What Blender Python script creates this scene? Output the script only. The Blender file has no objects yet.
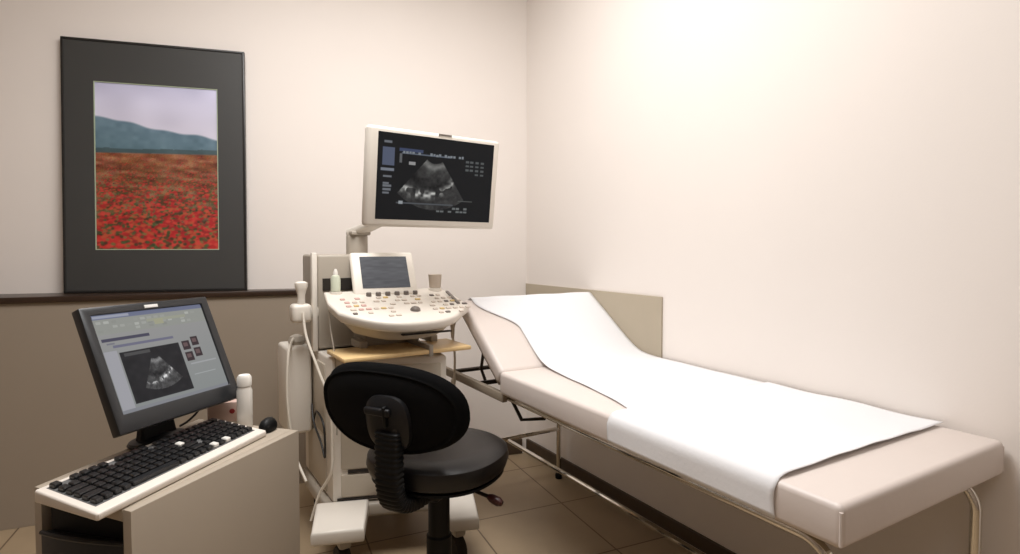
import bpy, bmesh, math, random
import numpy as np
from math import sin, cos, pi, radians as R
from mathutils import Vector, Matrix

C = bpy.context.scene.collection
scn = bpy.context.scene
random.seed(4); rng = np.random.default_rng(7)

# ------------------------------------------------------------------ camera, lamps, exposure
cd = bpy.data.cameras.new('camera'); cam = bpy.data.objects.new('camera', cd); C.objects.link(cam)
cam.location = (0, 0, 1.2)
cam.rotation_euler = (pi/2 - math.atan(0.035), 0, 0)
cd.sensor_width = 36.0; cd.lens = 36.0*561/1020
cd.shift_y = -8.4/1020; cd.clip_start = 0.02
scn.camera = cam
w = bpy.data.worlds.new('world'); scn.world = w; w.use_nodes = True
w.node_tree.nodes['Background'].inputs[0].default_value = (1, .95, .9, 1)
w.node_tree.nodes['Background'].inputs[1].default_value = 0.05
def area(name, loc, target, sx, sy, power, col):
    l = bpy.data.lights.new(name, 'AREA'); l.shape = 'RECTANGLE'; l.size = sx; l.size_y = sy
    l.energy = power; l.color = col
    o = bpy.data.objects.new(name, l); C.objects.link(o); o.location = loc
    o.rotation_euler = (Vector(target)-Vector(loc)).to_track_quat('-Z', 'Y').to_euler()
    return o
WARM = (1, .985, .975)
area('overhead_light', (-.42, 1.42, 2.86), (-.42, 1.42, 0), 1.2, 1.2, 62, WARM)
area('overhead_light', (.45, -.3, 2.86), (.45, -.3, 0), .9, .9, 8, WARM)  # weak unseen fill added behind the camera, not a known fitting
scn.view_settings.view_transform = 'Standard'; scn.view_settings.look = 'None'
scn.view_settings.exposure = 0.0; scn.view_settings.gamma = 1.0
scn.view_settings.use_curve_mapping = False

# ------------------------------------------------------------------ materials
def s2l(c): return tuple(((x/255/12.92) if x/255 <= .04045 else ((x/255+.055)/1.055)**2.4) for x in c)
def mat(name, col, rough=.5, metal=0, noise=0, scale=20, bump=0, bscale=200, coat=0, spec=.5, emit=0, trans=0):
    m = bpy.data.materials.new(name); m.use_nodes = True
    nt = m.node_tree; b = nt.nodes['Principled BSDF']
    c = s2l(col); b.inputs['Base Color'].default_value = (*c, 1)
    b.inputs['Roughness'].default_value = rough; b.inputs['Metallic'].default_value = metal
    b.inputs['Coat Weight'].default_value = coat; b.inputs['Specular IOR Level'].default_value = spec
    b.inputs['Transmission Weight'].default_value = trans
    if emit:
        b.inputs['Emission Color'].default_value = (*c, 1); b.inputs['Emission Strength'].default_value = emit
    tc = nt.nodes.new('ShaderNodeTexCoord')
    if noise:
        n = nt.nodes.new('ShaderNodeTexNoise'); n.inputs['Scale'].default_value = scale; n.inputs['Detail'].default_value = 4
        nt.links.new(tc.outputs['Object'], n.inputs['Vector'])
        mx = nt.nodes.new('ShaderNodeMix'); mx.data_type = 'RGBA'
        mx.inputs[6].default_value = (*[x*(1-noise) for x in c], 1); mx.inputs[7].default_value = (*[min(1, x*(1+noise)) for x in c], 1)
        nt.links.new(n.outputs['Fac'], mx.inputs[0]); nt.links.new(mx.outputs[2], b.inputs['Base Color'])
    if bump:
        n = nt.nodes.new('ShaderNodeTexNoise'); n.inputs['Scale'].default_value = bscale
        nt.links.new(tc.outputs['Object'], n.inputs['Vector'])
        bp = nt.nodes.new('ShaderNodeBump'); bp.inputs['Strength'].default_value = bump; bp.inputs['Distance'].default_value = .002
        nt.links.new(n.outputs['Fac'], bp.inputs['Height']); nt.links.new(bp.outputs[0], b.inputs['Normal'])
    return m
M = dict(
    wall=mat('wall_paint', (239, 231, 224), .9, noise=.015, scale=3, bump=.08, bscale=150),
    wall2=mat('low_bounce_paint', (164, 150, 138), .9, noise=.02, scale=3),  # invented darker tone for the unseen left and rear walls, cuts bounced fill
    ceil=mat('ceiling_paint', (238, 234, 228), .95, noise=.02, scale=2),
    dado=mat('dado_laminate', (153, 140, 124), .6, noise=.03, scale=5),
    panel=mat('guard_laminate', (176, 164, 144), .55, noise=.05, scale=9),
    cap=mat('dark_wood', (52, 36, 26), .35, noise=.3, scale=30),
    skirt=mat('skirting_brown', (76, 62, 48), .5, noise=.15, scale=20),
    vinyl=mat('white_vinyl', (222, 211, 204), .45, noise=.03, scale=6, bump=.15, bscale=60),
    sheet=mat('white_sheet', (236, 236, 238), .9, bump=.2, bscale=90),
    chrome=mat('chrome_tube', (226, 222, 214), .08, 1),
    bsteel=mat('dark_steel', (60, 54, 48), .35, .8),
    underside=mat('couch_board', (150, 138, 122), .7, noise=.05),
    kit=mat('equipment_cream', (229, 222, 211), .4, noise=.02, scale=8),
    kit2=mat('equipment_grey', (172, 163, 150), .45, noise=.03, scale=8),
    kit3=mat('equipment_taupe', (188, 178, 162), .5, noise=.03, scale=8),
    gap=mat('dark_gap', (40, 34, 28), .8),
    wood=mat('beech_tray', (232, 200, 146), .4, noise=.15, scale=14),
    rubber=mat('white_cable', (226, 218, 204), .5),
    blackcab=mat('black_cable', (30, 28, 26), .5),
    fabric=mat('black_fabric', (8, 8, 9), .95, spec=.2, noise=.15, scale=60, bump=.5, bscale=600),
    leather=mat('black_seat_vinyl', (22, 21, 22), .34, spec=.4, noise=.1, scale=40, bump=.2, bscale=300),
    blackpl=mat('black_plastic', (10, 11, 12), .5, spec=.25, noise=.1, scale=30),
    bracket=mat('charcoal_plastic', (22, 22, 24), .4, spec=.35, noise=.1, scale=30),
    red=mat('dark_red_plastic', (64, 28, 26), .35),
    desk=mat('desk_laminate', (168, 156, 140), .5, noise=.03, scale=8),
    kbody=mat('keyboard_shell', (222, 214, 204), .45),
    kwell=mat('keyboard_well', (92, 92, 92), .6),
    keys=mat('black_keys', (15, 16, 19), .4),
    wkeys=mat('pale_keys', (214, 212, 206), .5),
    bezel=mat('charcoal_bezel', (32, 34, 37), .35, noise=.05),
    badge=mat('pale_badge', (214, 212, 208), .4),
    dbadge=mat('grey_badge', (120, 112, 104), .4),
    white=mat('white_plastic', (236, 232, 224), .4),
    pink=mat('pinkish_card', (206, 178, 166), .7, noise=.05),
    redspot=mat('red_print', (150, 40, 40), .6),
    frame=mat('black_frame', (36, 35, 34), .35),
    mount=mat('charcoal_mount', (63, 63, 62), .5, noise=.04, scale=4, coat=.1),
    fillet=mat('pale_fillet', (172, 184, 158), .5),
    gel=mat('pale_gel_bottle', (206, 212, 192), .3),
    clear=mat('frosted_cup', (222, 208, 192), .3, trans=.35),
    knob=mat('grey_knob', (112, 104, 98), .4),
    keycap=mat('tan_keycaps', (212, 200, 188), .5, noise=.2, scale=90),
    yellowcap=mat('yellow_keycaps', (212, 186, 130), .5),
    pinkcap=mat('pink_keycaps', (214, 176, 168), .5),
)
def attr_mat(name, rough, emit, coat=0, base=1):
    m = bpy.data.materials.new(name); m.use_nodes = True; nt = m.node_tree; b = nt.nodes['Principled BSDF']
    a = nt.nodes.new('ShaderNodeAttribute'); a.attribute_name = 'image'
    b.inputs['Roughness'].default_value = rough; b.inputs['Coat Weight'].default_value = coat
    if base: nt.links.new(a.outputs['Color'], b.inputs['Base Color'])
    else: b.inputs['Base Color'].default_value = (.01, .01, .012, 1)
    if not base: b.inputs['Specular IOR Level'].default_value = .06
    if emit:
        nt.links.new(a.outputs['Color'], b.inputs['Emission Color']); b.inputs['Emission Strength'].default_value = emit
    return m
M['poster'] = attr_mat('poppy_print', .5, 0, coat=.25)
M['screen'] = attr_mat('lit_screen', .45, .85, base=0)

def floor_mat():
    m = bpy.data.materials.new('floor_tiles'); m.use_nodes = True; nt = m.node_tree; b = nt.nodes['Principled BSDF']
    tc = nt.nodes.new('ShaderNodeTexCoord'); mp = nt.nodes.new('ShaderNodeMapping')
    ang = R(-24)
    # the tile corner seen beside the chair sits at (-.169, 2.43)
    x, y = -.169, 2.43
    rx, ry = x*cos(ang)-y*sin(ang), x*sin(ang)+y*cos(ang)
    mp.inputs['Rotation'].default_value = (0, 0, ang)
    mp.inputs['Location'].default_value = (-rx+9.0, -ry+9.0, 0)
    br = nt.nodes.new('ShaderNodeTexBrick'); br.offset = 0; br.squash = 1
    br.inputs['Scale'].default_value = 1; br.inputs['Brick Width'].default_value = .45; br.inputs['Row Height'].default_value = .45
    br.inputs['Mortar Size'].default_value = .0035; br.inputs['Mortar Smooth'].default_value = .1
    br.inputs['Color1'].default_value = (*s2l((184, 162, 132)), 1); br.inputs['Color2'].default_value = (*s2l((176, 154, 125)), 1)
    br.inputs['Mortar'].default_value = (*s2l((112, 92, 70)), 1)
    n = nt.nodes.new('ShaderNodeTexNoise'); n.inputs['Scale'].default_value = 5; n.inputs['Detail'].default_value = 6
    mx = nt.nodes.new('ShaderNodeMix'); mx.data_type = 'RGBA'; mx.blend_type = 'MULTIPLY'; mx.inputs[0].default_value = .25
    nt.links.new(tc.outputs['Object'], mp.inputs[0]); nt.links.new(mp.outputs[0], br.inputs['Vector'])
    nt.links.new(tc.outputs['Object'], n.inputs['Vector'])
    nt.links.new(br.outputs['Color'], mx.inputs[6]); nt.links.new(n.outputs['Fac'], mx.inputs[7])
    nt.links.new(mx.outputs[2], b.inputs['Base Color']); b.inputs['Roughness'].default_value = .35
    return m
M['floor'] = floor_mat()

# ------------------------------------------------------------------ mesh helpers
class MB:
    def __init__(s): s.bm = bmesh.new()
    def box(s, c, d, bev=0, seg=2, rot=None):
        m = Matrix.Translation(c) @ (rot.to_4x4() if rot else Matrix()) @ Matrix.Diagonal((*d, 1))
        r = bmesh.ops.create_cube(s.bm, size=1, matrix=m)
        if bev:
            es = list({e for v in r['verts'] for e in v.link_edges})
            bmesh.ops.bevel(s.bm, geom=es, offset=bev, segments=seg, affect='EDGES', profile=.5)
        return s
    def prism(s, pts, z0, z1, bev=0, seg=2, taper=1, cen=None):
        n = len(pts)
        if cen is None: cen = (sum(p[0] for p in pts)/n, sum(p[1] for p in pts)/n)
        f0 = z0 if callable(z0) else (lambda x, y: z0)
        f1 = z1 if callable(z1) else (lambda x, y: z1)
        lo = []
        for x, y in pts:
            x2, y2 = cen[0]+(x-cen[0])*taper, cen[1]+(y-cen[1])*taper
            lo.append(s.bm.verts.new((x2, y2, f0(x2, y2))))
        hi = [s.bm.verts.new((x, y, f1(x, y))) for x, y in pts]
        fs = [s.bm.faces.new(lo[::-1]), s.bm.faces.new(hi)]
        for i in range(n): fs.append(s.bm.faces.new((lo[i], lo[(i+1) % n], hi[(i+1) % n], hi[i])))
        bmesh.ops.recalc_face_normals(s.bm, faces=fs)
        if bev:
            es = list({e for f in fs[:2] for e in f.edges})
            bmesh.ops.bevel(s.bm, geom=es, offset=bev, segments=seg, affect='EDGES', profile=.5)
        return s
    def tube(s, pts, r, n=10, cap=True):
        pts = [Vector(p) for p in pts]; rr = r if hasattr(r, '__len__') else [r]*len(pts)
        up = None; rings = []
        for i, p in enumerate(pts):
            t = (pts[min(i+1, len(pts)-1)]-pts[max(i-1, 0)]).normalized()
            if up is None: up = t.orthogonal().normalized()
            else: up = (up - t*up.dot(t)).normalized()
            b = t.cross(up)
            rings.append([s.bm.verts.new(p+(up*cos(2*pi*k/n)+b*sin(2*pi*k/n))*rr[i]) for k in range(n)])
        for a, b in zip(rings, rings[1:]):
            for k in range(n): s.bm.faces.new((a[k], a[(k+1) % n], b[(k+1) % n], b[k]))
        if cap: s.bm.faces.new(rings[0][::-1]); s.bm.faces.new(rings[-1])
        return s
    def strip(s, pts, half, across=Vector((1, 0, 0)), fn=None, n=16):
        """rounded rectangular section swept along pts; half=(w,t) or list"""
        pts = [Vector(p) for p in pts]; rings = []
        for i, p in enumerate(pts):
            t = (pts[min(i+1, len(pts)-1)]-pts[max(i-1, 0)]).normalized()
            nn = t.cross(across).normalized(); hw, ht = half[i] if isinstance(half, list) else half
            ring = []
            for k in range(n):
                a = 2*pi*(k+.5)/n; ca, sa = cos(a), sin(a)
                x = math.copysign(abs(ca)**.45, ca)*hw; y = math.copysign(abs(sa)**.45, sa)*ht
                ring.append(s.bm.verts.new(p+across*x+nn*y))
            rings.append(ring)
        for a, b in zip(rings, rings[1:]):
            for k in range(n): s.bm.faces.new((a[k], a[(k+1) % n], b[(k+1) % n], b[k]))
        s.bm.faces.new(rings[0][::-1]); s.bm.faces.new(rings[-1]); return s
    def lathe(s, prof, c=(0, 0, 0), n=32, mat=None, sx=1, sy=1, ex=2):
        c = Vector(c); rings = []
        for r, z in prof:
            ring = []
            for k in range(n):
                a = 2*pi*k/n; ca, sa = cos(a), sin(a)
                p = Vector((math.copysign(abs(ca)**(2/ex), ca)*r*sx, math.copysign(abs(sa)**(2/ex), sa)*r*sy, z))
                ring.append(s.bm.verts.new((mat @ p if mat else p)+c))
            rings.append(ring)
        for a, b in zip(rings, rings[1:]):
            for k in range(n): s.bm.faces.new((a[k], a[(k+1) % n], b[(k+1) % n], b[k]))
        s.bm.faces.new(rings[0][::-1]); s.bm.faces.new(rings[-1]); return s
    def grid(s, nx, ny, f):
        vs = [[s.bm.verts.new(f(i/(nx-1), j/(ny-1))) for i in range(nx)] for j in range(ny)]
        for j in range(ny-1):
            for i in range(nx-1): s.bm.faces.new((vs[j][i], vs[j][i+1], vs[j+1][i+1], vs[j+1][i]))
        return s
    def xform(s, m): bmesh.ops.transform(s.bm, matrix=m, verts=s.bm.verts); return s
    def build(s, name, m, parent=None, smooth=35, label=None, mods=()):
        bmesh.ops.recalc_face_normals(s.bm, faces=s.bm.faces)
        me = bpy.data.meshes.new(name); s.bm.to_mesh(me); s.bm.free()
        me.materials.append(M[m] if isinstance(m, str) else m)
        if smooth:
            me.shade_smooth(); me.set_sharp_from_angle(angle=R(smooth))
        o = bpy.data.objects.new(name, me); C.objects.link(o)
        if parent: o.parent = parent
        if label: o['label'] = label
        return o
def ring(name, m, parent, outer, inner, y0, y1, mx, bev=0, label=None):
    """flat rectangular ring in the local xz plane: outer/inner = (x0, x1, z0, z1)"""
    b = MB(); bm = b.bm
    def loop(r, y): return [bm.verts.new((x, y, z)) for x, z in ((r[0], r[2]), (r[1], r[2]), (r[1], r[3]), (r[0], r[3]))]
    o0, i0, o1, i1 = loop(outer, y0), loop(inner, y0), loop(outer, y1), loop(inner, y1)
    for k in range(4):
        j = (k+1) % 4
        bm.faces.new((o0[k], o0[j], i0[j], i0[k])); bm.faces.new((o1[j], o1[k], i1[k], i1[j]))
        bm.faces.new((o0[j], o0[k], o1[k], o1[j])); bm.faces.new((i0[k], i0[j], i1[j], i1[k]))
    bmesh.ops.recalc_face_normals(bm, faces=bm.faces)
    if bev:
        es = [e for e in bm.edges if len(e.link_faces) == 2 and e.calc_face_angle() > .5]
        bmesh.ops.bevel(bm, geom=es, offset=bev, segments=2, affect='EDGES', profile=.5)
    return b.xform(mx).build(name, m, parent, label=label)
def thing(name, label, cat, loc=(0, 0, 0), rz=0, group=None):
    o = bpy.data.objects.new(name, None); C.objects.link(o); o.empty_display_size = .05
    o.location = loc; o.rotation_euler = (0, 0, rz); o['label'] = label; o['category'] = cat
    if group: o['group'] = group
    return o
def struct(o): o['kind'] = 'structure'; return o
def tag(o, label, cat): o['label'] = label; o['category'] = cat; return o
def arc(c, r, a0, a1, n, f): return [f(c[0]+r*cos(a0+(a1-a0)*i/n), c[1]+r*sin(a0+(a1-a0)*i/n)) for i in range(n+1)]
def image_grid(name, w, h, img, m, parent, M4):
    """flat picture surface: one mesh vertex per picture sample, colours in a colour attribute"""
    ny, nx, _ = img.shape
    b = MB(); b.grid(nx, ny, lambda u, v: M4 @ Vector(((u-.5)*w, 0, (v-.5)*h)))
    o = b.build(name, m, parent, smooth=0)
    a = o.data.color_attributes.new('image', 'FLOAT_COLOR', 'POINT')
    lin = np.where(img <= .04045, img/12.92, ((img+.055)/1.055)**2.4)
    buf = np.concatenate([lin.reshape(-1, 3), np.ones((nx*ny, 1))], 1).astype(np.float32)
    a.data.foreach_set('color', buf.ravel()); return o
def panel_matrix(loc, yaw, tilt): return Matrix.Translation(loc) @ Matrix.Rotation(yaw, 4, 'Z') @ Matrix.Rotation(tilt, 4, 'X')

# smooth random field for the screens and the print
def vnoise(nx, ny, sx, sy):
    g = rng.random((sy+2, sx+2)); x = np.linspace(0, sx, nx); y = np.linspace(0, sy, ny)
    xi = np.minimum(x.astype(int), sx); yi = np.minimum(y.astype(int), sy); fx = (x-xi); fy = (y-yi)
    fx = fx*fx*(3-2*fx); fy = (fy*fy*(3-2*fy))[:, None]
    a = g[np.ix_(yi, xi)]; b_ = g[np.ix_(yi, xi+1)]; c = g[np.ix_(yi+1, xi)]; d = g[np.ix_(yi+1, xi+1)]
    return (a*(1-fx)+b_*fx)*(1-fy)+(c*(1-fx)+d*fx)*fy

# ------------------------------------------------------------------ room shell
CORNER = Vector((.0963, 3.271)); U = Vector((-.501, .865)).normalized(); V = Vector((.865, .501)).normalized()
BD = Vector((-3.351, -1)).normalized()          # along the upper back wall, away from the corner
BN = Vector((-BD.y, BD.x)); BN = BN if BN.y < 0 else -BN
H = 2.9
RW0 = CORNER - U*5.3
BW0 = CORNER + BD*2.95
rear_y = RW0.y
poly = [CORNER, BW0, Vector((BW0.x, rear_y)), RW0]
def slab(name, p, q, m, out, th=.1):
    b = MB(); o = out*th
    b.prism([p, q, q+o, p+o], -.1, H+.1); return struct(b.build(name, m, smooth=0))
slab('wall_back', CORNER-BD*.12, BW0, 'wall', -BN)
slab('wall_right', CORNER+U*.1, RW0-U*.1, 'wall', V)
slab('wall_left', poly[1], poly[2], 'wall2', Vector((-1, 0)))
slab('wall_rear', poly[2], poly[3], 'wall2', Vector((0, -1)))
fl = MB(); fl.prism([p for p in poly], -.08, 0); struct(fl.build('floor', 'floor', smooth=0))
ce = MB(); ce.prism([p for p in poly], H, H+.08); struct(ce.build('ceiling', 'ceil', smooth=0))
# dado wall under the ledge: runs to just behind the ultrasound cart
D0, D1 = Vector((-2.145, 2.36)), Vector((-1.19, 2.78)); DD = (D1-D0).normalized()
DN = Vector((DD.y, -DD.x))
dl, dr = D0-DD*.62, D0+DD*1.62
def onwall(p):                                  # foot point on the upper wall
    return CORNER + BD*((p-CORNER).dot(BD))
dd = MB(); dd.prism([dl, dr, onwall(dr)+BN*.001, onwall(dl)+BN*.001], 0.001, .968)
struct(dd.build('wall_dado', 'dado', smooth=0))
cp = MB(); cp.prism([dl+DN*.014, dr+DN*.014, onwall(dr)+BN*.001, onwall(dl)+BN*.001], .9685, .995, bev=.004)
struct(cp.build('trim_1', 'cap'))
sk = MB(); a = CORNER+U*-.02; sk.prism([a, RW0+U*.05, RW0+U*.05-V*.014, a-V*.014], .001, .09, bev=.003)
struct(sk.build('baseboard_right', 'skirt'))
sk = MB(); a = CORNER+BD*.03; b_ = CORNER+BD*((dr-CORNER).dot(BD)-.01)
sk.prism([a, b_, b_+BN*.014, a+BN*.014], .001, .09, bev=.003); struct(sk.build('baseboard_back', 'skirt'))
# guard board on the right wall beside the couch head
g0, g1 = CORNER-U*.006-V*.001, CORNER-U*1.082-V*.001
gb = MB(); gb.prism([g0, g1, g1-V*.008, g0-V*.008], .60, 1.0, bev=.002)
tag(gb.build('guard_board', 'panel'), 'beige wall guard board fixed to the right wall behind the raised couch head', 'wall panel')

# ------------------------------------------------------------------ framed poppy picture
PW, PH = .772, 1.178; PYAW, PT = R(15.6), R(-1.6)
pic = thing('framed_picture', 'tall poppy field picture with wide dark mount standing on the dark ledge', 'picture', (-1.679, 2.682, .9955), PYAW)
def pm(y, z): return Matrix.Rotation(PT, 4, 'X') @ Matrix.Translation((0, y, z))
TM = Matrix.Rotation(PT, 4, 'X')
ring('frame', 'frame', pic, (-PW/2, PW/2, 0, PH), (-PW/2+.011, PW/2-.011, .011, PH-.011), -.012, .014, TM, .002)
MB().box((0, .010, PH/2), (PW-.024, .006, PH-.024)).xform(TM).build('backing_board', 'cap', pic, smooth=0)
# opening for the print inside the mount
ox0, ox1, oz0, oz1 = -.259, .263, .200, .985; t = .004
ring('mount', 'mount', pic, (-PW/2+.0112, PW/2-.0112, .0112, PH-.0112), (ox0, ox1, oz0, oz1), -.008, -.003, TM, label='charcoal mount')
ring('fillet', 'fillet', pic, (ox0+.0002, ox1-.0002, oz0+.0002, oz1-.0002), (ox0+t, ox1-t, oz0+t, oz1-t), -.007, -.002, TM, label='thin pale line around the print')
def poppy():
    nx, ny = 170, 250
    u = np.linspace(0, 1, nx)[None, :]; v = np.linspace(0, 1, ny)[:, None]
    n1 = vnoise(nx, ny, 5, 9); n2 = vnoise(nx, ny, 22, 40); n3 = rng.random((ny, nx)); n4 = vnoise(nx, ny, 9, 60)
    img = np.zeros((ny, nx, 3))
    sky = np.array([208, 206, 228])/255+(n1[..., None]-.5)*.09+(np.clip((v-.72)/.28, 0, 1)[..., None]-.5)*np.array([-.05, -.04, .0])
    ridge = .800-.110*u+.006*np.sin(u*9)+.004*np.sin(u*23+1)
    far = .64-.02*u
    hill = np.array([100, 126, 142])/255+(n1[..., None]-.5)*.1+(n2[..., None]-.5)*.08
    dk = np.clip((ridge-v)/.16, 0, 1)[..., None]
    hill = hill*(1-.28*dk)+np.array([60, 92, 98])/255*.28*dk
    img[:] = sky
    k = np.clip((ridge-v)/.012, 0, 1)[..., None]; img = img*(1-k)+hill*k
    base = .585+.012*u
    depth = np.clip((base-v)/base, 0, 1)[..., None]
    fld = np.array([140, 84, 54])/255*(1-depth)+np.array([62, 62, 38])/255*depth
    fld = fld+(n4[..., None]-.5)*.25+(n3[..., None]-.5)*.10+(n2[..., None]-.5)*np.array([.1, .14, .06])
    k = np.clip((base-v)/.010, 0, 1)[..., None]; img = img*(1-k)+np.clip(fld, 0, 1)*k
    # dark tree line at the foot of the hills
    tl = ((v > base-.004) & (v < base+.018+.01*n2))[..., None]; img = np.where(tl, img*.55+np.array([46, 62, 56])/255*.35, img)
    jj, ii = np.mgrid[0:ny, 0:nx]
    for q in range(1900):
        d = rng.random()**1.05; cy = .575*(1-d)*ny; cx = rng.random()*nx
        r = .6+3.9*d**1.3*(.6+.6*rng.random())
        m = ((ii-cx)/(r*1.35))**2+((jj-cy)/(r*.8))**2
        col = np.array([[196, 46, 44], [178, 34, 36], [208, 66, 56], [150, 34, 34], [190, 84, 54]][rng.integers(5)])/255
        a = np.clip(1.4-m, 0, 1)[..., None]*(.55+.4*d)
        img = img*(1-a)+col*a
    for q in range(420):
        d = rng.random(); cy = .5*(1-d)*ny; cx = rng.random()*nx; r = .5+2.2*d
        m = ((ii-cx)/(r*1.2))**2+((jj-cy)/r)**2
        col = np.array([[46, 84, 44], [40, 54, 30], [118, 120, 66], [62, 96, 56]][rng.integers(4)])/255
        a = np.clip(1.3-m, 0, 1)[..., None]*.7; img = img*(1-a)+col*a
    return np.clip(img, 0, 1)
image_grid('print', ox1-ox0-2*t, oz1-oz0-2*t, poppy(), 'poster', pic, pm(-.003, (oz0+oz1)/2) @ Matrix.Translation(((ox0+ox1)/2, 0, 0)))

# ------------------------------------------------------------------ examination couch (x across, y towards the head)
BR = math.atan2(.501, .865)
bed = thing('examination_couch', 'white padded examination couch on chrome tube frame along the right wall', 'examination couch', (.598, 1.007, 0), BR)
BW = .686; ZB, ZT = .652, .737; HS = 1.265; BA = R(35.5); BL = .432
b = MB(); b.box((BW/2-.003, HS/2-.006, (ZB+ZT)/2), (BW+.006, HS+.012, ZT-ZB), .014, 4)
cush = b.build('seat_cushion', 'vinyl', bed)
for x in (-.003, BW-.004):
    MB().tube([(x, -.008, ZB+.008), (x, -.008, ZT-.014)], .0035, 8).build('corner_seam', 'vinyl', cush)
hm = Matrix.Translation((0, HS-.012, ZT-.002)) @ Matrix.Rotation(BA, 4, 'X')
b = MB(); b.box((BW/2, BL/2, -.034), (BW, BL, .068), .02, 4); b.xform(hm); back = b.build('backrest_cushion', 'vinyl', bed)
b = MB(); b.box((BW/2, BL/2, -.076), (BW-.03, BL-.02, .012), .003); b.xform(hm); b.build('backrest_board', 'underside', bed)
b = MB(); b.box((BW/2, HS/2, ZB-.007), (BW-.05, HS-.04, .012), .003); b.build('seat_board', 'underside', bed)
tr = .0125; RZ = ZB-.013-tr
xn, xf, y0, y1 = .05, BW-.034, .03, 1.81
def side_rail(x):
    ra = .07
    p = [(x, y0, .012)]
    p += [(x, y0+ra-ra*cos(a), RZ-ra+ra*sin(a)) for a in [i*pi/16 for i in range(9)]]
    p += [(x, y1-ra+ra*sin(a), RZ-ra+ra*cos(a)) for a in [i*pi/16 for i in range(9)]]
    p += [(x, y1, .012)]
    return p
for x in (xn, xf):
    MB().tube(side_rail(x), tr, 12).build('side_frame', 'chrome', bed)
for x in (xn, xf):
    for y in (y0, y1):
        b = MB(); b.lathe([(.012, 0), (.018, .001), (.019, .02), (.0135, .03)], (x, y, 0), 14); b.build('rubber_foot', 'blackpl', bed)
for y in (y0, y1):
    MB().tube([(xn, y, .262), (xf, y, .262)], .011, 10).build('crossbar', 'chrome', bed)
MB().tube([(BW/2, y0, .255), (BW/2, y1, .255)], .010, 10).build('centre_stretcher', 'chrome', bed)
for y in (.3, 1.27, 1.55, 1.82):
    MB().tube([(xn, y, RZ), (xf, y, RZ)], .010, 10).build('frame_crossbar', 'chrome' if y < 1.3 else 'bsteel', bed)
for x in (.02, BW-.02):
    MB().box((x, (HS+1.86)/2, ZB-.018), (.022, 1.86-HS, .034), .003).build('head_rail', 'underside', bed)
# bent support under the raised backrest
for x in (.09, BW-.09):
    MB().tube([(x, 1.56, RZ+.004), (x, 1.60, RZ+.05), (x, HS+.005+.28*cos(BA)+.06, ZT+.28*sin(BA)-.07)], .007, 8).build('backrest_strut', 'bsteel', bed)
MB().tube([(.17, 1.55, RZ-.005), (.20, 1.44, RZ-.15), (.33, 1.46, RZ-.17)], .008, 8).build('ratchet_bar', 'bsteel', bed)

# sheets
def fillet_profile(s):
    """height of the cushions along the couch; soft at the crease"""
    e = .05
    q = s-HS+.0095
    return ZT + math.tan(BA)*.5*(q+math.sqrt(q*q+e*e))
up = thing('sheet', 'long white sheet strip covering the raised backrest and the couch middle', 'sheet', (.598, 1.007, 0), BR)
def upf(u, v):
    top = HS+BL*cos(BA)
    s = .60+v*(top-.60+.075)
    xl = .05+.135*min(1, max(0, (s-.58)/.66))**.8+.006*sin(v*9); xr = BW+.004
    e_ = min(1, max(0, (s-1.43)/.15)); xl -= .15*e_*e_*(3-2*e_)
    x = xl+u*(xr-xl)
    if s <= top-.02: z = fillet_profile(s)+.0046
    else:
        z0 = fillet_profile(top-.02)+.0046; a = min(1, (s-top+.02)/.045)
        z = z0+.004*sin(a*pi)-max(0, a-.3)*.045; s = top-.02+.036*sin(a*pi/2)+.0
    z += .0012*sin(x*31+s*9)*sin(s*17)
    return (x, s, z)
b = MB(); b.grid(30, 90, upf); o = b.build('cloth', 'sheet', up, smooth=180)
mo = o.modifiers.new('thick', 'SOLIDIFY'); mo.thickness = .0018; mo.offset = 1
lo = thing('sheet', 'white sheet folded over the foot half of the couch with its side hanging down', 'sheet', (.598, 1.007, 0), BR)
def lof(u, v):
    s = .118+v*(.63-.118); r = .02; hang = ZT-ZB-.008
    L = [hang-r, pi/2*r, BW-r+.003]; T = sum(L); q = u*T; o_ = .0105+.002*sin(s*23)*min(1, u*3)
    if q < L[0]: return (-o_, s+.004*sin(q*40), ZB+.008+q)
    q -= L[0]
    if q < L[1]:
        a = q/r; return (r-(r+o_)*cos(a), s, ZT-r+(r+o_-.002*q/(pi/2*r))*sin(a))
    q -= L[1]
    x = r+q; edge = max(0, 1-abs(v)*30)
    return (x, s, ZT+o_-.002+.001*sin(x*40)*sin(s*19)+.004*edge*max(0, sin(x*5.5)))
b = MB(); b.grid(70, 50, lof); o = b.build('cloth', 'sheet', lo, smooth=180)
mo = o.modifiers.new('thick', 'SOLIDIFY'); mo.thickness = .0015; mo.offset = 0

# ------------------------------------------------------------------ ultrasound cart (x right, y towards the back, front faces -y)
CO = Vector((-.483, 2.222, 0)); CY = R(33)
us = thing('ultrasound_machine', 'cream ultrasound machine on a wheeled cart with screen on a swivel arm', 'ultrasound machine', CO, CY)
bx = .03   # body centre
BM = Matrix.Translation((-.225, 0, 0)) @ Matrix.Rotation(R(-21), 4, 'Z')      # frame of the front face, from its left edge
def F(x, y): q = BM @ Vector((x, y, 0)); return (q.x, q.y)
b = MB(); b.prism([F(0, 0), F(.43, 0), (.285, .40), (.20, .46), (-.20, .46), (-.225, .43)], .231, .785, .012, 3)
body = b.build('body', 'kit', us)
for z0, z1, x0, x1 in ((.362, .755, .03, .41), (.255, .342, .03, .225), (.255, .342, .235, .41)):
    MB().box(((x0+x1)/2, -.001, (z0+z1)/2), (x1-x0, .014, z1-z0), .005).xform(BM).build('front_panel', 'kit3', body)
b = MB(); b.box((-.2265, .22, .61), (.008, .26, .28), .003); b.build('side_panel', 'kit3', body)
b = MB(); b.box((-.2265, .22, .35), (.008, .28, .20), .003); b.build('side_panel', 'kit3', body)
MB().box((.15, -.0035, .352), (.19, .008, .011)).xform(BM).build('panel_gap', 'gap', body, smooth=0)
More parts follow.
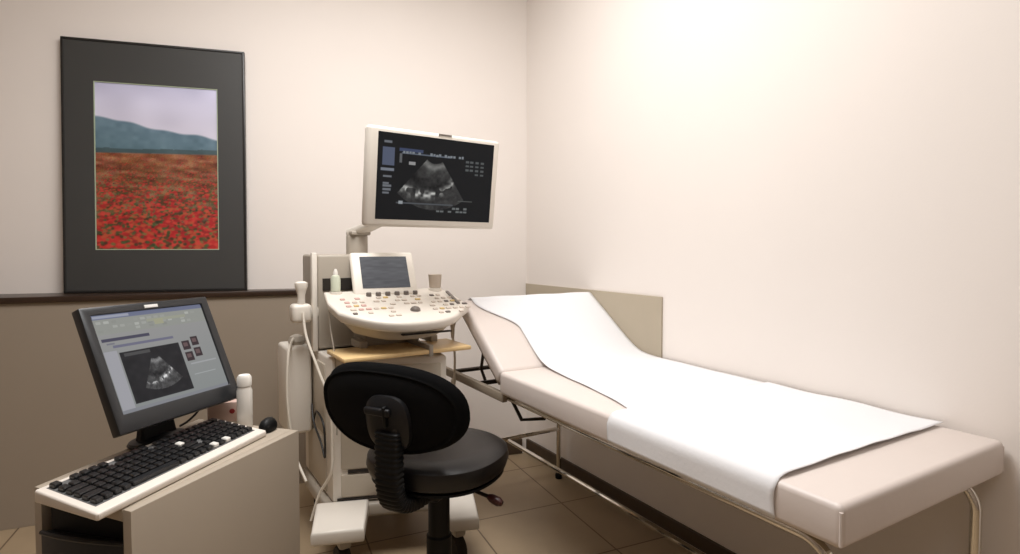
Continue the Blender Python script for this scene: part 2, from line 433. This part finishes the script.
MB().box((.10, -.0035, .2465), (.17, .008, .008)).xform(BM).build('panel_gap', 'gap', body, smooth=0)
# base with two feet
b = MB(); b.prism([F(-.02, -.02), F(.52, -.02), (.29, .40), (.22, .48), (-.20, .48), (-.245, .43)], .175, .230, .014, 3); base = b.build('base', 'kit2', us)
def foot(x0, x1):
    pts = [(x0+.008, -.215), (x1-.008, -.215), (x1, .0), (x0, .0)]
    return MB().prism(pts, .18, lambda xx, y: .232+(y+.215)*.05, .012, 3).xform(BM)
for x0, x1 in ((-.062, .132), (.385, .535)):
    foot(x0, x1).build('foot', 'kit', base)
def caster(x, y, par):
    cst = MB().box((x, y, .15), (.045, .06, .06), .010).build('caster', 'kit2', par)
    wm = Matrix.Rotation(pi/2, 3, 'Y')
    MB().lathe([(.012, -.022), (.054, -.020), (.06, -.010), (.06, .010), (.054, .020), (.012, .022)], (x, y+.012, .06), 24, mat=wm).build('wheel', 'gap', cst)
for x, y in (F(.045, -.11), F(.46, -.11), (-.17, .38), (.2, .36)): caster(x, y, us)
# rear tower behind the console
b = MB(); b.box((-.10, .325, .985), (.25, .26, .385), .012, 3); tower = b.build('tower', 'kit2', us)
MB().box((-.2365, .205, .985), (.022, .03, .40), .006).build('corner_post', 'kit', tower)
MB().box((-.13, .1935, 1.055), (.15, .006, .05), .001).build('recess', 'gap', tower, smooth=0)
# side bin at the left
b = MB(); b.box((-.285, .35, .62), (.10, .19, .36), .014, 3); sb = b.build('side_bin', 'kit', us)
b = MB(); b.lathe([(.03, 0), (.034, .015), (.026, .034), (.008, .042)], (-.28, .33, .80), 20); b.build('bin_cap', 'kit2', sb)
# console
Zc = lambda x, y: 1.030+(y-.15)*.25
def outline():
    p = [(-.215, .15), (-.235, .02), (-.225, -.09)]
    for i in range(1, 15):
        a = i/15; x = -.225+.535*a
        p.append((x, -.09+.01*a-.150*(1-abs(2*a-1)**2.6)))
    return p+[(.318, -.09), (.315, .03), (.295, .15)]
b = MB(); b.prism(outline(), lambda x, y: Zc(x, y)-.042, Zc, .012, 3, taper=.965, cen=(.05, .06)); con = b.build('console', 'kit', us)
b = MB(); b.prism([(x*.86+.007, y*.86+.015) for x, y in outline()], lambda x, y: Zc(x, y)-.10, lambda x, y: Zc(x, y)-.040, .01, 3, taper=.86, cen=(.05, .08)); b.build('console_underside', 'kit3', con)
b = MB(); b.box((.04, .13, .85), (.24, .16, .15), .02); b.build('neck', 'kit2', us)
MB().box((.085, -.176, .882), (.20, .02, .005)).build('tray_slot', 'gap', con, smooth=0)
def capat(b, x, y, dx, dy, h=.006):
    b.box((x, y, Zc(x, y)+h/2-.001), (dx, dy, h), min(dx, dy)*.22, 2, rot=Matrix.Rotation(math.atan(.25), 3, 'X'))
for j in range(6):
    for i in range(17):
        x = -.17+.029*i+.006*(j % 2); y = .042-.040*j
        if y < -.10-.13*(1-((x-.06)/.26)**2): continue
        if .0 < x < .13 and -.16 < y < -.06: continue
        if rng.random() < .28: continue
        m_, l_ = ('pinkcap', 'pink key') if (x < -.08 and rng.random() < .4) else ('yellowcap', 'yellow key') if rng.random() < .12 else ('knob', 'grey key') if rng.random() < .10 else ('keycap', None)
        k_ = MB(); capat(k_, x, y, .017+.006*rng.random(), .015); k_.build('key', m_, con, label=l_)
b = MB(); b.lathe([(.02, 0), (.019, .008), (.013, .015), (.004, .018)], (.065, -.115, Zc(.065, -.115)-.002), 24); b.build('trackball', 'knob', con)
b = MB(); b.box((.285, .0, Zc(.285, 0)+.003), (.014, .16, .008), .003, rot=Matrix.Rotation(math.atan(.25), 3, 'X') @ Matrix.Rotation(R(-8), 3, 'Z')); b.build('slider_strip', 'knob', con)
for i in range(6):
    x = -.055+.040*i; y = .072
    b = MB(); b.lathe([(.011, 0), (.0105, .014), (.008, .017)], (x, y, Zc(x, y)-.002), 16); b.build('knob', 'knob', con)
# touch screen standing on the console
tm = panel_matrix((.032, .128, 1.100), R(-7), R(-30))
b = MB(); b.box((0, .014, 0), (.268, .026, .205), .012, 3); b.xform(tm); tp_ = b.build('touch_panel', 'kit', us)
b = MB(); b.box((0, .04, -.06), (.16, .06, .08), .012); b.xform(tm); b.build('panel_back', 'kit2', tp_)
ty, tx = np.mgrid[0:60, 0:80]/np.array([59, 79])[:, None, None]
ti = np.stack([.36+.05*ty, .36+.05*ty, .37+.05*ty], -1)+(vnoise(80, 60, 6, 22)[..., None]-.5)*.07
image_grid('touch_screen', .198, .148, np.clip(ti, 0, 1), 'screen', tp_, tm @ Matrix.Translation((.003, -.0005, .004)))
# swivel arm and monitor
b = MB(); b.lathe([(.046, 1.17), (.046, 1.255), (.042, 1.262)], (-.028, .30, 0), 28); arm = b.build('arm_post', 'kit2', us)
mloc = Vector((.1115, -.2227, 1.4558))
el = [(-.04, .31, 1.272), (-.015, .26, 1.285), (.02, .13, 1.318), (.065, -.02, 1.36), (.085, -.12, 1.40), (.09, -.165, 1.425)]
MB().strip(el, [(.036, .017)]*3+[(.03, .017), (.026, .018), (.026, .02)], across=Vector((.95, .31, 0)).normalized()).build('swivel_arm', 'kit', us)
MB().box((-.025, .29, 1.268), (.085, .085, .018), .006).build('arm_joint', 'kit2', us)
mm = panel_matrix(mloc, R(35.4)-CY, R(7.5))
b = MB(); b.box((-.004, .022, -.005), (.540, .044, .348), .012, 3); b.box((0, .055, -.02), (.36, .05, .26), .02, 3); b.xform(mm)
mon = b.build('monitor', 'kit', us)
def scanimg(nx, ny, ax, ay, r0, r1, half, tilt, band=True, asp=1.6):
    u = np.linspace(0, 1, nx)[None, :]*asp; v = np.linspace(0, 1, ny)[:, None]
    dx = u-ax*asp; dy = ay-v
    r = np.hypot(dx, dy); th = np.arctan2(dx, dy)-tilt
    ins = (r > r0) & (r < r1) & (abs(th) < half)
    n = vnoise(nx, ny, 26, 18)*.5+vnoise(nx, ny, 60, 40)*.3+rng.random((ny, nx))*.2
    g = .17+.24*(n-.35)
    rr = (r-r0)/(r1-r0)
    if band:
        g = g+.75*np.exp(-((rr-.66+.25*th)/.085)**2)*(vnoise(nx, ny, 24, 14) > .36)*vnoise(nx, ny, 46, 30)
        g = g+.22*np.exp(-((rr-.08)/.08)**2)-.12*np.exp(-((rr-.5)/.09)**2)
    return ins, np.clip(g, 0.02, 1)
def us_img():
    nx, ny = 300, 190; img = np.zeros((ny, nx, 3)); img[:] = np.array([17, 19, 19])/255
    ins, g = scanimg(nx, ny, .47, .86, .17, .73, .68, -.05)
    img = np.where(ins[..., None], np.stack([g, g, g*.98], -1), img)
    def rect(x0, y0, x1, y1, c):   # y from the top
        img[int((1-y1)*ny):int((1-y0)*ny)+1, int(x0*nx):int(x1*nx)+1] = np.array(c)/255
    rect(.04, .17, .13, .37, (84, 92, 112)); rect(.03, .41, .13, .435, (120, 126, 136))
    for y in (.1, .49, .57, .60, .64, .68): rect(.05, y, .09+.03*rng.random(), y+.018, (110, 114, 120))
    rect(.17, .165, .36, .2, (62, 72, 100)); rect(.19, .215, .6, .225, (90, 98, 110))
    for x in np.arange(.2, .72, .025):
        if rng.random() < .8: rect(x, .19+.012*rng.random(), x+.016, .212+.01*rng.random(), (128, 134, 140))
    rect(.175, .23, .19, .33, (96, 98, 100)); rect(.25, .315, .30, .345, (150, 150, 150))
    for y in (.24, .29, .34, .39):
        for x in (.74, .78, .83, .88):
            if rng.random() < .7: rect(x, y, x+.028, y+.02, (88, 92, 92))
    rect(.16, .79, .64, .80, (80, 84, 88)); rect(.18, .775, .21, .81, (150, 156, 160))
    for y in (.83, .87):
        for x in np.arange(.5, .76, .035):
            if rng.random() < .65: rect(x, y, x+.025, y+.018, (108, 112, 112))
    rect(.69, .74, .82, .745, (84, 86, 84))
    return np.clip(img, 0, 1)
image_grid('monitor_screen', .478, .303, us_img(), 'screen', mon, mm @ Matrix.Translation((0, -.0006, 0)))
b = MB(); b.box((.02, -.001, .165), (.055, .002, .007), .0008); b.xform(mm); b.build('badge', 'dbadge', mon)
# wooden pull-out tray under the console
tr_z = .806
b = MB(); b.box((.026, -.06, tr_z), (.512, .22, .016), .004); tray = b.build('pull_out_tray', 'wood', us)
MB().box((.106, -.06, tr_z+.004), (.018, .224, .044), .003).build('tray_bracket', 'kit2', tray)
for x in (-.10, .20): MB().box((x, .06, tr_z+.02), (.03, .12, .03), .004).build('tray_runner', 'kit2', tray)

# probes hanging at the left side, each with its own cable
def probe(name, label, x, y, z, sc, cable, up=True):
    r = thing(name, label, 'ultrasound probe', CO, CY)
    prof = [(.008, -.075), (.012, -.07), (.0145, -.03), (.015, 0), (.020, .018), (.0245, .032), (.024, .046), (.014, .052)]
    b = MB(); b.lathe([(a*sc, q*sc) for a, q in prof], (x, y, z), 20, sy=.72, ex=2.6); b.build('handle', 'kit', r)
    MB().tube(cable, .0052, 8).build('probe_cable', 'rubber', r)
    return r
def bez(p, n=40):
    p = [Vector(q) for q in p]; out = []
    P = [p[0]]+p+[p[-1]]
    for i in range(1, len(P)-2):
        for k in range(n//(len(p)-1)+1):
            t = k/(n//(len(p)-1)+1); a, b_, c, d = P[i-1], P[i], P[i+1], P[i+2]
            out.append(.5*((2*b_)+(c-a)*t+(2*a-5*b_+4*c-d)*t*t+(3*b_-a-3*c+d)*t**3))
    return out+[p[-1]]
b = MB(); b.box((-.292, .195, .945), (.075, .075, .075), .016, 3); b.box((-.245, .215, .945), (.05, .04, .04), .006); b.build('probe_holder', 'kit', us)
probe('ultrasound_probe', 'cream ultrasound probe in the holder at the left side of the machine', -.292, .178, 1.02, 1.0,
      bez([(-.292, .150, .95), (-.288, .12, .86), (-.262, .05, .74), (-.236, -.012, .62), (-.232, -.02, .45), (-.238, -.02, .36), (-.268, .03, .27), (-.298, .04, .17)], 60))
probe('ultrasound_probe', 'pale probe on a thin cable at the right front of the machine', .30, .03, .86, .6,
      bez([(.30, .03, .83), (.305, .02, .72), (.30, .03, .55), (.295, .03, .42)], 30))
# cables as parts of the machine
MB().tube(bez([(-.30, .30, .83), (-.335, .22, .78), (-.345, .20, .6), (-.325, .18, .4), (-.30, .10, .30)], 40), .005, 8).build('white_cable', 'rubber', us)
MB().tube(bez([(-.239, .25, .56), (-.245, .20, .50), (-.242, .10, .44), (-.241, .05, .40), (-.242, .06, .52), (-.243, .16, .55), (-.24, .22, .50)], 50), .0042, 8).build('black_cable', 'blackcab', us)
MB().tube(bez([(-.205, .10, .98), (-.212, .06, .90), (-.214, .0, .80), (-.212, -.02, .66), (-.214, -.02, .5)], 40), .003, 8).build('thin_cable', 'kit2', us)
# gel bottle and cup resting on the console
z = Zc(-.165, .12)+.008
MB().lathe([(.020, z-.03), (.024, z-.028), (.024, z-.001), (.020, z-.0005)], (-.172, .125, 0), 24).build('bottle_holder', 'kit', us)
g = thing('gel_bottle', 'pale green gel bottle at the back left of the machine console', 'bottle', CO, CY)
b = MB(); b.lathe([(.016, 0), (.019, .004), (.019, .05), (.015, .062), (.009, .066)], (-.172, .125, z), 22); b.build('bottle_body', 'gel', g)
b = MB(); b.lathe([(.0095, .066), (.009, .078), (.004, .09)], (-.172, .125, z), 16); b.build('nozzle', 'white', g)
z = Zc(.265, .12)+.008
MB().lathe([(.025, z-.03), (.030, z-.028), (.030, z-.001), (.026, z-.0005)], (.258, .115, 0), 24).build('cup_holder', 'kit', us)
g = thing('cup', 'small frosted beige cup at the back right of the machine console', 'cup', CO, CY)
b = MB(); b.lathe([(.023, 0), (.025, .002), (.029, .055), (.030, .058), (.027, .057), (.023, .006), (.004, .004)], (.258, .115, z), 26); b.build('cup_body', 'clear', g)

# ------------------------------------------------------------------ swivel chair (faces +y)
ch = thing('swivel_chair', 'black swivel chair with oval backrest standing before the ultrasound machine', 'office chair', (-.225, 1.75, 0), R(-25))
SZ = .585
b = MB(); b.lathe([(.10, SZ-.084), (.18, SZ-.082), (.206, SZ-.066), (.215, SZ-.038), (.211, SZ-.014), (.192, SZ-.002), (.13, SZ+.002), (.05, SZ-.002)], (0, 0, 0), 56, ex=2.3, sy=.98)
b.build('seat', 'leather', ch)
b = MB(); b.lathe([(.09, SZ-.098), (.17, SZ-.096), (.20, SZ-.084), (.198, SZ-.078), (.1, SZ-.076)], (0, 0, 0), 48, ex=2.3, sy=.98); b.build('seat_shell', 'blackpl', ch)
bm_ = Matrix.Translation((-.045, -.235, .742)) @ Matrix.Rotation(R(9), 4, 'X')
def backshell(front, back_, grow):
    """oval pad: bent plate, thickness along y"""
    b = MB(); n = 56; prof = [(.02, back_), (.55, back_), (.86, back_+.006), (.97, back_+.016), (1.0, (front+back_)/2), (.97, front-.014), (.86, front-.004), (.55, front), (.02, front)]
    rings = []
    for r, y in prof:
        ring = []
        for k in range(n):
            a = 2*pi*k/n; ca, sa = cos(a), sin(a)
            x = math.copysign(abs(ca)**.86, ca)*r*(.250+grow); z = math.copysign(abs(sa)**.86, sa)*r*(.134+grow)
            ring.append(b.bm.verts.new((x, y+.6*x*x, z)))
        rings.append(ring)
    for p, q in zip(rings, rings[1:]):
        for k in range(n): b.bm.faces.new((p[k], p[(k+1) % n], q[(k+1) % n], q[k]))
    b.bm.faces.new(rings[0][::-1]); b.bm.faces.new(rings[-1]); b.xform(bm_); return b
backshell(.058, .010, 0).build('backrest', 'fabric', ch)
backshell(.014, -.008, -.012).build('back_shell', 'fabric', ch)
# moulded bracket on the back
b = MB(); b.lathe([(.082, -.002), (.080, .010), (.066, .020), (.044, .026), (.008, .028)], (0, 0, 0), 36, mat=Matrix.Rotation(pi/2, 3, 'X'), ex=2.8, sx=.9, sy=1.0)
b.xform(bm_ @ Matrix.Translation((.033, -.004, -.022))); brk = b.build('bracket', 'bracket', ch)
b = MB(); b.box((.02, -.034, .020), (.085, .014, .022), .006, 3); b.xform(bm_); b.build('bracket_rib', 'bracket', brk)
b = MB(); b.box((.045, -.034, .008), (.010, .016, .06), .004, 3); b.xform(bm_); b.build('bracket_rib', 'blackpl', brk)
b = MB(); b.lathe([(.011, 0), (.011, .008), (.004, .01)], (0, 0, 0), 16, mat=Matrix.Rotation(pi/2, 3, 'X')); b.xform(bm_ @ Matrix.Translation((.066, -.022, -.035))); b.build('bracket_screw', 'gap', brk)
# ribbed bellows down to the seat mechanism
pp = bez([(0, -.252, .70), (0, -.252, .63), (0, -.25, .55), (0, -.225, .49), (0, -.15, .468), (0, -.05, .468)], 100)
hh = []
for i, q in enumerate(pp):
    k = .92+.10*abs(sin(i*pi/4)); hh.append((.040*k, .022*k))
MB().strip(pp, hh).build('bellows', 'blackpl', ch)
b = MB(); b.box((0, -.02, .475), (.14, .20, .045), .014, 3); b.build('tilt_mechanism', 'blackpl', ch)
b = MB(); b.lathe([(.030, .46), (.034, .44), (.034, .30), (.040, .295), (.040, .13), (.046, .12), (.046, .06), (.03, .055)], (0, 0, 0), 28); b.build('gas_column', 'blackpl', ch)
lv = MB().tube(bez([(.06, .02, .478), (.12, .0, .462), (.185, -.005, .452)], 12), .006, 8).build('lever', 'bsteel', ch)
b = MB(); b.tube([(.178, -.005, .453), (.190, -.006, .450), (.215, -.008, .444), (.226, -.009, .441)], [.008, .013, .014, .008], 14); b.build('lever_knob', 'red', lv)
for k in range(5):
    a = R(108+25+72*k); d = Vector((cos(a), sin(a), 0)); q = Vector((-sin(a), cos(a), 0))
    leg = MB().strip([Vector((0, 0, .10))+d*.03, Vector((0, 0, .098))+d*.14, Vector((0, 0, .078))+d*.255], [(.024, .018), (.021, .014), (.017, .012)], across=q).build('leg', 'blackpl', ch)
    cst = MB().tube([Vector((0, 0, .07))+d*.245, Vector((0, 0, .045))+d*.245], .009, 10)
    wm = Matrix.Rotation(a, 3, 'Z') @ Matrix.Rotation(pi/2, 3, 'X')
    for s in (-.014, .014):
        c = Vector((0, 0, .026))+d*.255+q*s
        cst.lathe([(.006, -.009), (.024, -.008), (.026, 0), (.024, .008), (.006, .009)], c, 20, mat=wm)
    cst.build('caster', 'gap', leg)

# ------------------------------------------------------------------ computer stand with its computer
FR, FL, BRc, BLc = Vector((-.694, 1.008)), Vector((-.9626, 1.116)), Vector((-.560, 1.473)), Vector((-.880, 1.575))
DT = .72
dk = thing('computer_stand', 'beige laminate computer stand with an open front bay near the camera', 'cabinet', (FR.x, FR.y, 0))
L = lambda p: (p.x-FR.x, p.y-FR.y)
def quad(a, b, c, d, z0, z1, name, m='desk', bev=.003):
    return MB().prism([L(a), L(b), L(c), L(d)], z0, z1, bev).build(name, m, dk)
ex = (FL-FR).normalized(); ey = (BRc-FR).normalized(); ey2 = (BLc-FL).normalized()
T = .022
quad(FR+ex*T+ey*.001, BRc+ex*T-ey*.001, BLc-ex*T-ey2*.001, FL-ex*T+ey2*.001, DT-.024, DT-.0005, 'top')
quad(FR+ey*.002, BRc-ey*.002, BRc-ey*.002+ex*T, FR+ey*.002+ex*T, .002, DT, 'side_panel')
quad(FL+ey2*.002, BLc-ey2*.002, BLc-ey2*.002-ex*T, FL+ey2*.002-ex*T, .002, DT, 'side_panel')
quad(BRc+ex*T-ey*.02, BRc+ex*T-ey*.004, BLc-ex*T-ey2*.004, BLc-ex*T-ey2*.02, .002, DT-.0245, 'back_panel')
quad(FR+ex*T+ey*.01, BRc+ex*T-ey*.022, BLc-ex*T-ey2*.022, FL-ex*T+ey2*.01, .05, .07, 'bottom_shelf')
# tower computer inside the bay
PCm = (FR+FL)/2+(ey+ey2)/2*.020
pc = thing('computer_tower', 'black computer tower inside the open bay of the beige stand', 'computer', (PCm.x, PCm.y, .071), math.atan2(ey.y, ey.x)-pi/2+R(3))
pw, ph = .212, .622
b = MB(); b.box((0, .20, ph/2), (pw, .39, ph), .006, 2); b.build('case', 'blackpl', pc)
b = MB()
n = 14
pts = [(-pw/2+pw*i/n, -.012-.014*(1-(2*i/n-1)**2)) for i in range(n+1)]
b.prism(pts+[(pw/2, .004), (-pw/2, .004)], .02, ph-.055, .004); b.build('front_bezel', 'bezel', pc)
sp = [(-pw/2+.006+(pw-.012)*i/n, -.016-.014*(1-(2*i/n-1)**2), ph-.052+.004*(1-(2*i/n-1)**2)) for i in range(n+1)]
MB().tube(sp, .0045, 8).build('trim_strip', 'bracket', pc, label='grey trim strip')
# keyboard
KR, KB = Vector((-.7247, .9686)), Vector((-.6245, 1.4261)); ka = (KB-KR)
KL, KD = ka.length, .188
ky_ = thing('keyboard', 'pale keyboard with black keys on top of the beige computer stand', 'keyboard', (KR.x, KR.y, DT+.0005), math.atan2(ka.y, ka.x))
SH = Matrix(((1, math.tan(R(11)), 0, 0), (0, 1, 0, 0), (0, 0, 1, 0), (0, 0, 0, 1)))
zt = lambda x, y: .014+.010*(y/KD)
b = MB(); b.prism([(0, .004), (.004, 0), (KL-.004, 0), (KL, .004), (KL, KD-.004), (KL-.004, KD), (.004, KD), (0, KD-.004)], 0, zt, .004, 3); b.xform(SH); b.build('shell', 'kbody', ky_)
b = MB(); b.prism([(.016, .027), (KL-.016, .027), (KL-.016, KD-.014), (.016, KD-.014)], lambda x, y: zt(x, y)-.004, lambda x, y: zt(x, y)+.0006, 0); b.xform(SH); b.build('key_well', 'kwell', ky_, smooth=0)
kk = MB()
rows = 6; py = (KD-.027-.018)/rows; px = (KL-.036)/22
for j in range(rows):
    y = .029+py*(j+.5)+(.004 if j == 5 else 0); i = 0
    while i < 22:
        if i in (15, 18.5): pass
        wd = 1
        if j == 0 and i == 4: wd = 6
        if j in (1, 2, 3) and i == 0: wd = 2
        if j in (1, 2) and i == 13: wd = 2
        if j == 5 and i in (1, 6, 11): i += 1; continue
        if i == 15 and j == 2: i += 1; continue
        x0 = .018+px*i; x = x0+px*wd/2
        pale = (j == 0 and i in (15, 17)) or (j == 3 and i == 13)
        t_ = MB() if pale else kk
        t_.box((x, y, zt(x, y)+.0045), (px*wd-.0035, py-.0045, .009), .002, 1); i += wd
        if pale: t_.xform(SH).build('key', 'wkeys', ky_, label='pale key')
kk.xform(SH).build('keys', 'keys', ky_)
# mouse standing at the far end of the keyboard
ms = thing('mouse', 'small black mouse at the far end of the keyboard', 'mouse', (-.640, 1.468, DT+.0005), R(80))
b = MB(); b.lathe([(.026, 0), (.030, .006), (.029, .016), (.022, .027), (.010, .033), (.003, .034)], (0, 0, 0), 28, sx=.95, sy=.62, ex=2.4); b.build('shell', 'blackpl', ms)
b = MB(); b.lathe([(.003, -.003), (.006, -.002), (.006, .002), (.003, .003)], (.014, 0, .026), 14, mat=Matrix.Rotation(pi/2, 3, 'X')); b.build('wheel', 'bezel', ms)
# monitor
mo_ = thing('computer_monitor', 'charcoal tilted computer monitor showing a scan image on the beige stand', 'monitor', (-.8465, 1.379, DT), R(71.4))
lm = Matrix.Translation((.002, 0, .2125)) @ Matrix.Rotation(R(-23.9), 4, 'X')
MW, MH = .340, .297
b = MB()
SWd, SHt = .296, .236
zs = .011      # screen sits high in the bezel
b.box((0, .022, 0), (MW-.01, .02, MH-.01), .006); b.box((0, .042, -.01), (MW-.08, .03, MH-.09), .014, 3); b.xform(lm)
rear = b.build('rear_shell', 'bezel', mo_)
case = ring('bezel', 'bezel', mo_, (-MW/2, MW/2, -MH/2, MH/2), (-SWd/2, SWd/2, zs-SHt/2, zs+SHt/2), 0, .026, lm, .003)
def lcd_img():
    nx, ny = 240, 186; img = np.zeros((ny, nx, 3)); img[:] = np.array([148, 149, 148])/255
    v = np.linspace(1, 0, ny)[:, None, None]; u = np.linspace(0, 1, nx)[None, :, None]
    img = img*(1-.0*u)+(v-.4)*np.array([-.10, -.06, -.06])*.6
    def rect(x0, y0, x1, y1, c): img[int((1-y1)*ny):int((1-y0)*ny)+1, int(x0*nx):int(x1*nx)+1] = np.array(c)/255
    rect(0, 0, 1, .05, (112, 118, 142)); rect(.02, .015, .3, .035, (160, 164, 180))
    rect(0, .05, 1, .20, (150, 152, 146)); 
    for y in (.075, .12, .16):
        for x in np.arange(.03, .95, .06):
            if rng.random() < .6: rect(x, y, x+.035, y+.02, tuple(np.array([166, 168, 162])+int(rng.integers(-26, 12))))
    rect(.44, .10, .80, .125, (158, 160, 144)); rect(.5, .11, .58, .165, (164, 164, 138))
    rect(.03, .25, .42, .275, (74, 72, 90)); rect(.10, .325, .62, .345, (112, 112, 132)); rect(.06, .30, .12, .31, (120, 120, 130))
    rect(.02, .38, .115, .96, (164, 164, 170))
    x0, x1, y0, y1 = .13, .65, .40, .93
    a0, a1, b0, b1 = int(x0*nx), int(x1*nx), int((1-y1)*ny), int((1-y0)*ny)
    sub = np.zeros((b1-b0, a1-a0, 3)); sub[:] = np.array([33, 33, 34])/255
    sub += (vnoise(a1-a0, b1-b0, 12, 10)[..., None]-.5)*.05
    ins, g = scanimg(a1-a0, b1-b0, .52, .93, .16, .78, .55, .05, True, 1.25)
    sub = np.where(ins[..., None], np.stack([g*1.05]*3, -1)+.05, sub)
    sub[-9:-3, 8:60] = .3; img[b0:b1, a0:a1] = np.clip(sub, 0, 1)
    for x, y in ((.68, .40), (.775, .37), (.68, .53), (.775, .50)):
        rect(x, y, x+.07, y+.095, (58, 46, 48)); rect(x+.015, y+.02, x+.05, y+.06, (104, 84, 84))
    rect(.70, .66, .96, .67, (164, 166, 168)); rect(.70, .78, .92, .79, (164, 168, 168)); rect(.0, .965, 1, 1, (134, 136, 142))
    return np.clip(img, 0, 1)
image_grid('screen', SWd, SHt, lcd_img(), 'screen', mo_, lm @ Matrix.Translation((0, .006, zs)))
b = MB(); b.box((.0, -.001, MH/2-.012), (.036, .002, .008), .0006); b.xform(lm); b.build('badge', 'badge', case)
b = MB(); b.strip([(0, .042, .012), (0, .045, .06), (0, .05, .12), (0, .055, .17)], [(.05, .016), (.042, .013), (.04, .012), (.04, .012)]); st = b.build('stand_neck', 'blackpl', mo_)
b = MB(); b.lathe([(.066, .0005), (.070, .004), (.066, .010), (.03, .018), (.01, .019)], (0, .040, 0), 36, sx=1.05, sy=.66); b.build('stand_base', 'bezel', mo_)
MB().tube(bez([(.11, .04, .085), (.115, .03, .05), (.10, .05, .02), (.09, .07, .006)], 18), .003, 7).build('monitor_cable', 'blackcab', mo_)
# white bottle and card box behind the monitor
bo = thing('bottle', 'white plastic dispenser bottle standing behind the computer monitor', 'bottle', (-.716, 1.500, DT+.0005))
b = MB(); b.lathe([(.018, 0), (.0195, .004), (.0195, .098), (.017, .106), (.0165, .11)], (0, 0, 0), 26); b.build('bottle_body', 'white', bo)
b = MB(); b.lathe([(.0165, .1105), (.018, .112), (.0185, .134), (.014, .141), (.004, .143)], (0, 0, 0), 26); b.build('cap', 'white', bo)
bx_ = thing('card_box', 'low pinkish card box behind the monitor beside the white bottle', 'box', (-.795, 1.553, DT+.0005), R(16))
b = MB(); b.box((0, 0, .0275), (.085, .034, .055), .003); b.build('carton', 'pink', bx_)
b = MB(); b.lathe([(.007, 0), (.007, .001)], (.02, -.0172, .03), 16, mat=Matrix.Rotation(pi/2, 3, 'X')); b.build('print_mark', 'redspot', bx_)
